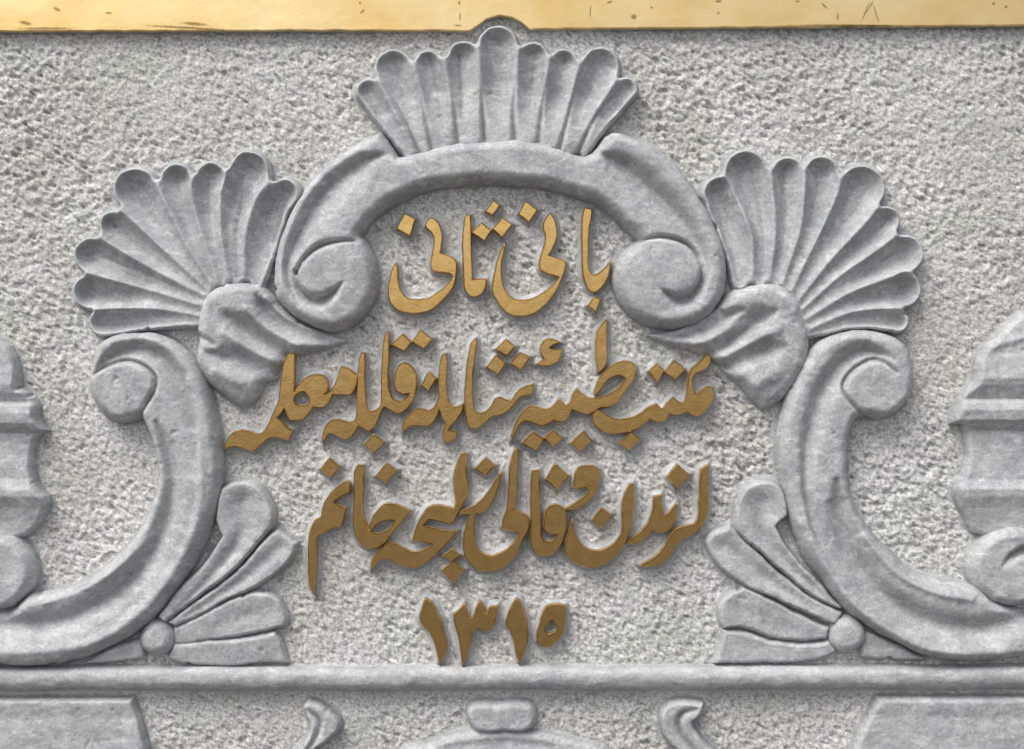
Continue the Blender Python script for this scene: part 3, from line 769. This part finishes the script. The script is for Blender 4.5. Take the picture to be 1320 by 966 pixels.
# curling acanthus leaves under the shells
def near_label(lines):
    def f(X, Y):
        best = np.full(X.shape, 1e9); L = np.ones(X.shape, int)
        for i, ln in enumerate(lines):
            d, _, _ = near_polyline(X, Y, np.array(ln, float))
            m = d < best
            best[m] = d[m]; L[m] = i + 1
        return L
    return f
lleaf = [(251,424),(254,400),(262,380),(277,367),(302,362),(333,364),(347,374),(359,392),(383,413),(413,427),(450,440),(415,450),(390,457),(372,462),(363,470),(360,482),(352,490),(340,494),(334,506),(324,520),(312,527),(298,520),(275,503),(259,487),(251,465),(253,442)]
def leaf_left(X, Y, d, H):
    # sinks towards the outer tips and the underside
    fall = np.clip((X - 300) / 150, 0, 1) * 0.35 + np.clip((Y - 470) / 60, 0, 1) * 0.35
    return np.where(d > 0, H * (1 - fall), H)
carving('acanthus_leaf', 'grey carved leaf drooping from the left shell towards the lettering', 'leaf carving', lleaf, 28, 17, [
  {'p': [(288,402,5,2),(300,412,8,8),(316,424,10,13),(340,441,10,14),(366,457,8,12)], 'skew': -0.1}, {'p': [(331,382,5,4),(340,397,8,11),(358,415,9,12),(385,430,8,10),(415,438,6,7),(440,441,4,3)], 'skew': -0.1},
  {'p': [(268,455,5,3),(286,459,9,9),(310,466,11,12),(335,475,11,12),(358,482,9,9)]}, [(250,430,4,9),(262,437,6,8),(276,444,5,3)],
  [(318,400,8,-4),(345,425,8,-4),(385,446,5,-3)], [(290,430,9,-4),(325,452,9,-4),(355,467,6,-3)], [(280,480,12,-4),(310,494,10,-4)], [(343,384,4,-3),(365,408,4,-4),(400,425,3,-3)], [(272,385,10,-3),(284,400,10,-3)]],
  {1: ('leaflet', None), 2: ('leaflet', None), 3: ('leaflet', None)},
  near_label([[(330,375),(360,405),(440,440)], [(280,395),(330,420),(360,465)], [(265,470),(300,480),(330,500)]]), 230, group='curling acanthus leaves', extra=leaf_left)
rleaf = [(834,431),(860,427),(884,420),(915,404),(930,388),(946,373),(973,364),(1005,364),(1022,374),(1036,390),(1040,410),(1046,440),(1040,475),(1022,503),(1003,522),(984,528),(970,515),(955,497),(940,484),(923,466),(905,457),(884,450),(860,443)]
def leaf_right(X, Y, d, H):
    fall = np.clip((950 - X) / 120, 0, 1) * 0.35 + np.clip((Y - 470) / 60, 0, 1) * 0.35
    return np.where(d > 0, H * (1 - fall), H)
carving('acanthus_leaf', 'grey carved leaf drooping from the right shell towards the lettering', 'leaf carving', rleaf, 28, 17, [
  {'p': [(956,401,5,3),(938,408,8,10),(912,421,9,12),(884,432,7,9),(858,435,4,3)], 'skew': 0.1}, {'p': [(996,404,6,6),(982,410,10,13),(962,424,11,15),(940,441,10,14),(918,455,7,8)], 'skew': 0.1},
  {'p': [(1008,449,6,4),(992,450,10,11),(970,458,11,13),(950,467,10,11),(933,475,7,8)]},
  [(965,415,7,-4),(930,432,8,-4),(895,444,6,-3)], [(1000,425,9,-4),(970,440,9,-4),(938,458,7,-3)], [(1000,480,13,-4),(975,496,11,-4)], [(930,396,4,-3),(905,412,4,-3)], [(1012,385,10,-3),(1022,400,10,-3)]],
  {1: ('leaflet', None), 2: ('leaflet', None), 3: ('leaflet', None)},
  near_label([[(960,380),(920,405),(840,433)], [(1000,390),(970,430),(925,460)], [(1020,460),(995,485),(980,520)]]), 240, group='curling acanthus leaves', extra=leaf_right)

# fans of leaves in the lower corners
def fan(label, leaves, boss, seed, base):
    root = thing('leaf_fan', label, 'leaf carving', base[0], base[1], 'carved leaf fans')
    for i, (poly, H0, strokes, tilt) in enumerate(leaves):
        P = smooth_closed(poly, 4.0, corner=50)
        x0, y0 = P.min(0) - 12; x1, y1 = P.max(0) + 12
        X, Y = grid(x0, y0, x1, y1)
        d = worn_outline(sdf(X, Y, P), seed + i * 7)
        H = quarter(d, H0, 5.5)
        H = np.where(d > 0, H + tilt(X, Y) * np.clip(d / 3, 0, 1), H)
        Hs = H
        for st in strokes:
            Hs = stroke(X, Y, Hs, st)
        H = np.where(d > 0, H + (Hs - H) * np.clip(d / 3.5, 0, 1), H)
        H = fillet(d, np.where(d > 0.5, surface_wear(X, Y, H, seed + i * 7, 0.8), H))
        SILH.append((X, Y, d))
        build_height({1: ('leaf', None)}, X, Y, H, np.ones(X.shape, int), root, (D - H0) / D, M_CARVED, d > -SKIRT)
    bx, by, br = boss
    X, Y = grid(bx - br - 12, by - br - 12, bx + br + 12, by + br + 12)
    ang = np.arctan2(Y - by, X - bx)
    d = br * (1 + 0.03 * np.cos(3 * ang + seed)) - np.hypot(X - bx, Y - by)
    H = quarter(d, 26, br * 0.62)
    H = fillet(d, np.where(d > 0.5, surface_wear(X, Y, H, seed + 50, 0.8), H))
    SILH.append((X, Y, d))
    build_height({1: ('boss', None)}, X, Y, H, np.ones(X.shape, int), root, (D - 24) / D, M_CARVED, d > -SKIRT)
    return root
z0 = lambda X, Y: 0 * X
fan('grey leaf fan at lower left, spreading right from a round boss', [
  ([(282,630),(303,620),(330,624),(348,645),(353,670),(342,691),(303,736),(258,770),(212,805),(200,797),(230,758),(261,727),(284,692),(276,670)], 21,
   [[(310,650,22,9),(312,688,15,8),(275,740,9,5),(225,790,5,2)]], z0),
  ([(345,690),(358,682),(383,700),(376,721),(348,748),(303,771),(225,811),(210,803),(258,770),(303,736)], 17.5,
   [[(358,708,13,5),(310,750,10,5),(240,795,6,2)]], z0),
  ([(222,810),(261,791),(303,769),(336,762),(358,770),(370,791),(368,809),(303,824),(222,833)], 15, [[(345,785,16,2),(280,808,10,1)]], lambda X, Y: (790 - Y) * 0.06),
  ([(222,829),(303,823),(354,815),(363,829),(371,856),(333,857),(291,861),(242,858),(214,850)], 14, [], lambda X, Y: (838 - Y) * 0.08),
  ([(184,822),(139,838),(97,859),(136,857),(186,849)], 13, [], z0)],
  (200, 824, 24), 300, (290, 861))
fan('grey leaf fan at lower right, spreading left from a round boss', [
  ([(950,650),(960,630),(980,620),(1000,622),(1013,637),(1018,665),(1003,680),(1023,713),(1053,747),(1090,787),(1067,781),(1030,757),(987,720),(960,697),(948,677)], 21,
   [[(984,652,22,9),(987,690,14,7),(1025,735,9,5),(1070,775,5,2)]], z0),
  ([(910,700),(917,687),(943,677),(962,697),(987,720),(1030,757),(1067,780),(1090,789),(1079,808),(1040,793),(997,773),(957,755),(923,727)], 17.5,
   [[(935,705,14,5),(985,745,12,5),(1050,785,7,2)]], z0),
  ([(933,812),(927,787),(937,767),(960,756),(997,773),(1040,796),(1073,808),(1068,826),(1033,829),(993,824),(963,813)], 15, [[(955,785,16,2),(1020,812,9,1)]], lambda X, Y: (790 - Y) * 0.06),
  ([(932,812),(963,815),(993,825),(1033,830),(1070,825),(1080,841),(1053,852),(1013,857),(973,856),(920,858),(928,833)], 14, [], lambda X, Y: (838 - Y) * 0.08),
  ([(1112,812),(1147,826),(1200,852),(1157,853),(1110,848)], 13, [], z0)],
  (1095, 820, 25), 320, (1010, 858))

# ornaments cut by the picture's edges
lped = [(-150,430),(-20,432),(2,440),(14,456),(20,478),(20,501),(29,503),(45,522),(47,540),(60,556),(44,567),(38,590),(41,614),(46,628),(59,644),(54,664),(45,680),(27,695),(-20,700),(-150,700)]
def stepped(ys, hs):
    return lambda X, Y, d, H: np.where(d > 0, H * np.interp(Y, ys, hs) / 28.0, H)
carving('pedestal_carving', 'grey stepped pedestal carving cut by the left edge of the photo', 'pedestal carving', lped, 28, 7, [],
  {1: ('moulding', None)}, None, 340, base=(10, 700), extra=stepped([430, 470, 495, 505, 518, 523, 533, 545, 551, 558, 570, 604, 617, 631, 640, 655, 672, 700], [17, 21, 25, 23, 16, 26, 29, 28, 24, 17, 16, 18, 18, 27, 27, 20, 16, 14]))
def disc_poly(cx, cy, rx, ry, n=16): return [(cx + rx * math.cos(2*math.pi*i/n), cy + ry * math.sin(2*math.pi*i/n)) for i in range(n)]
carving('volute_boss', 'round grey volute below the pedestal carving at the left edge', 'volute', disc_poly(-6, 738, 50, 50), 31, 14, [], {1: ('boss', None)}, None, 345, base=(0, 788))
rped = [(1470,400),(1330,400),(1313,410),(1280,441),(1264,460),(1259,490),(1240,513),(1229,547),(1243,551),(1248,570),(1248,600),(1233,631),(1243,660),(1262,690),(1330,700),(1470,700)]
carving('pedestal_carving', 'grey stepped pedestal carving cut by the right edge of the photo', 'pedestal carving', rped, 28, 8, [[(1470,392,10,-3),(1262,452,6,-3)]],
  {1: ('moulding', None)}, None, 350, base=(1320, 700), extra=stepped([410, 455, 488, 496, 514, 519, 528, 541, 547, 555, 575, 606, 618, 630, 639, 655, 675, 700], [14, 20, 27, 25, 15, 26, 30, 28, 22, 16, 16, 18, 19, 27, 26, 20, 16, 14]))
carving('volute_boss', 'round grey spiral volute below the pedestal carving at the right edge', 'volute', disc_poly(1308, 731, 58, 53), 31, 14,
  [{'p': [(1292,728,3,2),(1304,716,5,9),(1325,708,7,12),(1350,712,7,12),(1362,735,6,9)], 'skew': 0.2}], {1: ('boss', None)}, None, 355, base=(1320, 784))

# below the rail
carving('stone_block', 'smooth grey carved block under the rail at the bottom left corner', 'stone block', [(-150,901),(170,901),(180,930),(192,975),(205,1040),(-150,1040)], 17, 5, [[(-150,925,12,1.5),(170,925,12,1.5)]], {1: ('face', None)}, None, 360, base=(60, 1040))
carving('stone_block', 'smooth grey carved block under the rail at the bottom right corner', 'stone block', [(1470,899),(1132,899),(1118,925),(1100,966),(1080,1040),(1470,1040)], 17, 7, [[(1110,925,12,1.5),(1470,925,12,1.5)]], {1: ('face', None)}, None, 365, base=(1250, 1040))
carving('stone_tablet', 'small rounded grey tablet under the middle of the rail', 'tablet', [(602,915),(612,907),(645,905),(680,906),(691,914),(691,932),(682,944),(650,947),(615,945),(603,932)], 20, 9, [], {1: ('face', None)}, None, 370)
carving('stone_dome', 'grey carved dome rising from the bottom edge, below the small tablet', 'dome carving', [(510,975),(545,962),(590,947),(645,940),(700,945),(745,957),(785,975),(800,1040),(495,1040)], 16, 12, [[(500,975,12,3),(645,958,10,3),(795,975,12,3)]], {1: ('face', None)}, None, 375)
carving('curled_leaf_tip', 'curled grey leaf tip under the rail, left of the small tablet', 'leaf carving', [(388,912),(396,903),(412,907),(428,918),(439,932),(434,946),(418,960),(400,975),(385,1035),(360,1035),(375,975),(392,955),(398,938),(394,924)], 20, 6, [[(396,915,4,2),(412,930,5,6),(405,955,5,5),(380,990,5,4)]], {1: ('leaf', None)}, None, 380, 'curled leaf tips')
carving('curled_leaf_tip', 'curled grey leaf tip under the rail, right of the small tablet', 'leaf carving', [(851,930),(853,913),(868,904),(893,903),(908,907),(906,920),(894,932),(903,950),(925,972),(960,1035),(925,1035),(895,985),(868,965),(855,948)], 20, 6, [[(898,914,4,2),(878,922,6,8),(878,945,6,7),(905,980,6,5),(940,1020,5,4)]], {1: ('leaf', None)}, None, 385, 'curled leaf tips')

# ---------------------------------------------------------------- rail
def rail():
    x0, x1 = -190, 1510
    xs = np.arange(x0, x1, 3.0)
    prof = [(-2.0, -3), (0, 5), (0.6, 15), (2.0, 20), (5, 23.5), (9, 25), (14, 25.2), (19, 24), (24, 21), (28, 16.5), (30.5, 11), (31.5, 5), (32.0, -3)]
    tt = np.array(prof)
    # resample profile
    s = np.r_[0, np.cumsum(np.hypot(*np.diff(tt, axis=0).T))]
    q = np.linspace(0, s[-1], 40)
    py = np.interp(q, s, tt[:, 0]); ph = np.interp(q, s, tt[:, 1])
    X = np.tile(xs, (40, 1)); Yc = np.tile(py[:, None], (1, len(xs)))
    drop = 862.5 - 2.0 * np.clip(xs, -200, 1500) / 1320
    nz = fft_noise(X.shape, 3, 71) * 0.35 + fft_noise(X.shape, 1.0, 72) * 0.2
    Yc = Yc + drop[None] + np.interp(xs, np.linspace(x0, x1, 24), rng.normal(0, 0.6, 24))[None]
    Hh = ph[:, None] + nz
    k = (D - 20) / D
    me = bpy.data.meshes.new('stone_rail')
    V = np.stack([(X - CX) * k * S, -Hh * S, ZC + (CY - Yc) * k * S], -1).reshape(-1, 3)
    n = len(xs); idx = np.arange(40 * n).reshape(40, n)
    F = np.stack([idx[:-1, :-1], idx[1:, :-1], idx[1:, 1:], idx[:-1, 1:]], -1).reshape(-1, 4)
    o_loc = W(660, 894, 0)
    V = V - np.array(o_loc)
    me.from_pydata(V.tolist(), [], F.tolist())
    me.polygons.foreach_set('use_smooth', [True] * len(F))
    me.materials.append(M_CARVED); me.update()
    o = link_mesh('stone_rail', me)
    o.location = o_loc
    o['label'] = 'long rounded grey stone rail running across below the date'
    o['category'] = 'rail'
rail()

# ---------------------------------------------------------------- gilded strip with its arched notch
def strip():
    zt = 12.0; k = (D - zt) / D
    low = [(-400, 41.5), (0, 40), (200, 39.5), (400, 39), (560, 39), (606, 39.5), (614, 33), (626, 24.5), (643, 19.5), (660, 22.5), (672, 29), (683, 37.5), (700, 37), (900, 35.5), (1100, 34), (1320, 32.5), (1720, 30)]
    L = []
    for i in range(len(low) - 1):
        a, b = np.array(low[i], float), np.array(low[i+1], float)
        m = max(1, int(np.linalg.norm(b - a) / 5))
        for j in range(m):
            L.append(a + (b - a) * j / m)
    L.append(np.array(low[-1], float)); L = np.array(L)
    L[:, 1] += np.interp(L[:, 0], np.linspace(-400, 1720, 300), rng.normal(0, 0.35, 300))
    loc = W(660, 30, 0)
    V, F, MI = [], [], []
    n = len(L)
    rows = [(-330, zt), (-150, zt), (-60, zt), (-20, zt), (0, zt)]
    # face rows
    for fr in (0.0, 0.25, 0.5, 0.75, 0.92):
        for (x, y) in L:
            V.append(W(x, -300 + (y - 1.6 + 300) * (fr if fr else 0), zt + 0, k) - loc)
    for off, z in ((-0.9, zt), (0.0, zt - 0.9), (0.3, zt - 3), (0.5, zt - 7), (0.4, 2), (0.4, -4)):
        for (x, y) in L:
            V.append(W(x, y + off, z, k) - loc)
    nr = 5 + 6
    for r in range(nr - 1):
        for i in range(n - 1):
            a = r * n + i
            F.append((a, a + n, a + n + 1, a + 1)); MI.append(0 if r < 8 else 1)
    me = bpy.data.meshes.new('gilded_strip')
    me.from_pydata(V, [], F)
    me.materials.append(M_LEAF); me.materials.append(M_CARVED)
    me.polygons.foreach_set('material_index', MI)
    me.polygons.foreach_set('use_smooth', [r >= 5 for r in range(nr - 1) for _ in range(n - 1)])
    me.update()
    o = link_mesh('gilded_strip', me)
    o.location = loc
    o['label'] = 'bright gold strip along the top, notched round the tip of the centre shell'
    o['category'] = 'gold strip'
strip()

# ---------------------------------------------------------------- the rough background of the slab
def wall():
    st = 1.6
    xs = np.arange(-70, 1392, st); ys = np.arange(20, 1040, st)
    xo = np.array([-1500, -1100, -800, -600, -450, -350, -280, -220, -180, -150, -120, -100, -85])
    xs_all = np.r_[xo, xs, 1320 - xo[::-1]]
    ys_all = np.r_[[-1200, -700, -300, -100, -20, 5], ys, [1060, 1090, 1140, 1230, 1400, 1600, 1900]]
    X, Y = np.meshgrid(xs_all, ys_all)
    sub = (slice(6, 6 + len(ys)), slice(len(xo), len(xo) + len(xs)))
    Xi, Yi = X[sub], Y[sub]
    letters = np.zeros(Xi.shape)
    kk = (D - 6) / D
    for O, Hh in LETTER_OUT:
        O = (O - (CX, CY)) * kk + (CX, CY)
        x0, y0 = O.min(0) - 3; x1, y1 = O.max(0) + 3
        i0, i1 = np.searchsorted(ys, (y0, y1)); j0, j1 = np.searchsorted(xs, (x0, x1))
        m = inside_poly(Xi[i0:i1, j0:j1], Yi[i0:i1, j0:j1], O)
        letters[i0:i1, j0:j1] = np.maximum(letters[i0:i1, j0:j1], m)
    orn = np.zeros(Xi.shape); deep = np.zeros(Xi.shape, bool)
    for Xs, Ys, d in SILH:
        k2 = (D - 22) / D
        gx0 = (Xs[0, 0] - CX) * k2 + CX; gy0 = (Ys[0, 0] - CY) * k2 + CY
        sx = (Xs[0, 1] - Xs[0, 0]) * k2; sy = (Ys[1, 0] - Ys[0, 0]) * k2
        jj = np.round((Xi[0] - gx0) / sx).astype(int); ii = np.round((Yi[:, 0] - gy0) / sy).astype(int)
        jm = (jj >= 0) & (jj < d.shape[1]); im = (ii >= 0) & (ii < d.shape[0])
        if not jm.any() or not im.any():
            continue
        dd = d[np.ix_(ii[im], jj[jm])]
        bx = np.ix_(np.where(im)[0], np.where(jm)[0])
        orn[bx] = np.maximum(orn[bx], dd > 0)
        deep[bx] |= dd > 9
    rail_m = (Yi > 862) & (Yi < 892)
    deep |= (Yi > 870) & (Yi < 886)
    orn = np.maximum(orn, rail_m)
    n1 = fft_noise(Xi.shape, 5.0 / st, 1)
    halo = fft_blur(letters, 5.0 / st)
    halo = np.clip((halo + n1 * 0.018 - 0.035) / 0.12, 0, 1)
    ho = fft_blur(orn, 3.2 / st)
    ho = np.clip((ho + n1 * 0.05 - 0.14) / 0.34, 0, 1) * 0.75
    tooled = np.maximum(halo, ho)
    a = fft_noise(Xi.shape, 1.7 / st, 2); b = fft_noise(Xi.shape, 2.5 / st, 3); c = fft_noise(Xi.shape, 9.0 / st, 4); e = fft_noise(Xi.shape, 60 / st, 5)
    # punch marks: diagonal pits
    r = np.random.default_rng(9)
    w = r.standard_normal(Xi.shape)
    fy = np.fft.fftfreq(w.shape[0])[:, None]; fx = np.fft.rfftfreq(w.shape[1])[None]
    u1 = (fx * 0.8 + fy * 0.6); u2 = (-fx * 0.6 + fy * 0.8)
    p = np.fft.irfft2(np.fft.rfft2(w) * np.exp(-2 * math.pi**2 * ((u1 * 2.7 / st)**2 + (u2 * 1.35 / st)**2)), w.shape)
    p /= p.std()
    relief = 0.26 * a + 0.62 * b + 0.16 * c - 1.9 * np.clip(p - 0.6, 0, 3) + 0.5 * np.clip(-p - 0.8, 0, 2)
    amp = 1.02 + 0.24 * np.clip(e, -2, 2)
    Hh = np.zeros(X.shape)
    Hh[sub] = relief * amp * (1 - 0.86 * tooled) - 1.2 * halo * 0.6 + 0.10 * a
    Tt = np.zeros(X.shape); Tt[sub] = tooled * 0.85
    keep = np.ones(X.shape, bool)
    keep[sub] = ~deep
    cv = keep[:-1, :-1] | keep[1:, :-1] | keep[:-1, 1:] | keep[1:, 1:]
    idx = np.arange(X.size).reshape(X.shape)
    q = np.stack([idx[:-1, :-1][cv], idx[1:, :-1][cv], idx[1:, 1:][cv], idx[:-1, 1:][cv]], -1)
    u, inv = np.unique(q, return_inverse=True); q = inv.reshape(q.shape)
    V = np.stack([(X.ravel()[u] - CX) * S, -Hh.ravel()[u] * S, (CY - Y.ravel()[u]) * S], -1)
    me = bpy.data.meshes.new('stone_wall')
    me.vertices.add(len(V)); me.vertices.foreach_set('co', V.ravel())
    me.loops.add(q.size); me.loops.foreach_set('vertex_index', q.ravel().astype(np.int32))
    me.polygons.add(len(q)); me.polygons.foreach_set('loop_start', np.arange(0, q.size, 4, dtype=np.int32))
    me.update(calc_edges=True)
    me.polygons.foreach_set('use_smooth', np.ones(len(q), bool))
    at = me.attributes.new('tooled', 'FLOAT', 'POINT')
    at.data.foreach_set('value', Tt.ravel()[u].astype(np.float32))
    me.materials.append(M_ROUGH)
    o = link_mesh('wall', me)
    o.location = (0, 0, ZC)
    o['kind'] = 'structure'
wall()

def ground():
    me = bpy.data.meshes.new('ground')
    me.from_pydata([(-300, -600, 0), (300, -600, 0), (300, 0, 0), (-300, 0, 0)], [], [(0, 1, 2, 3)])
    me.materials.append(M_PAVE)
    o = link_mesh('ground', me)
    o['kind'] = 'structure'
ground()
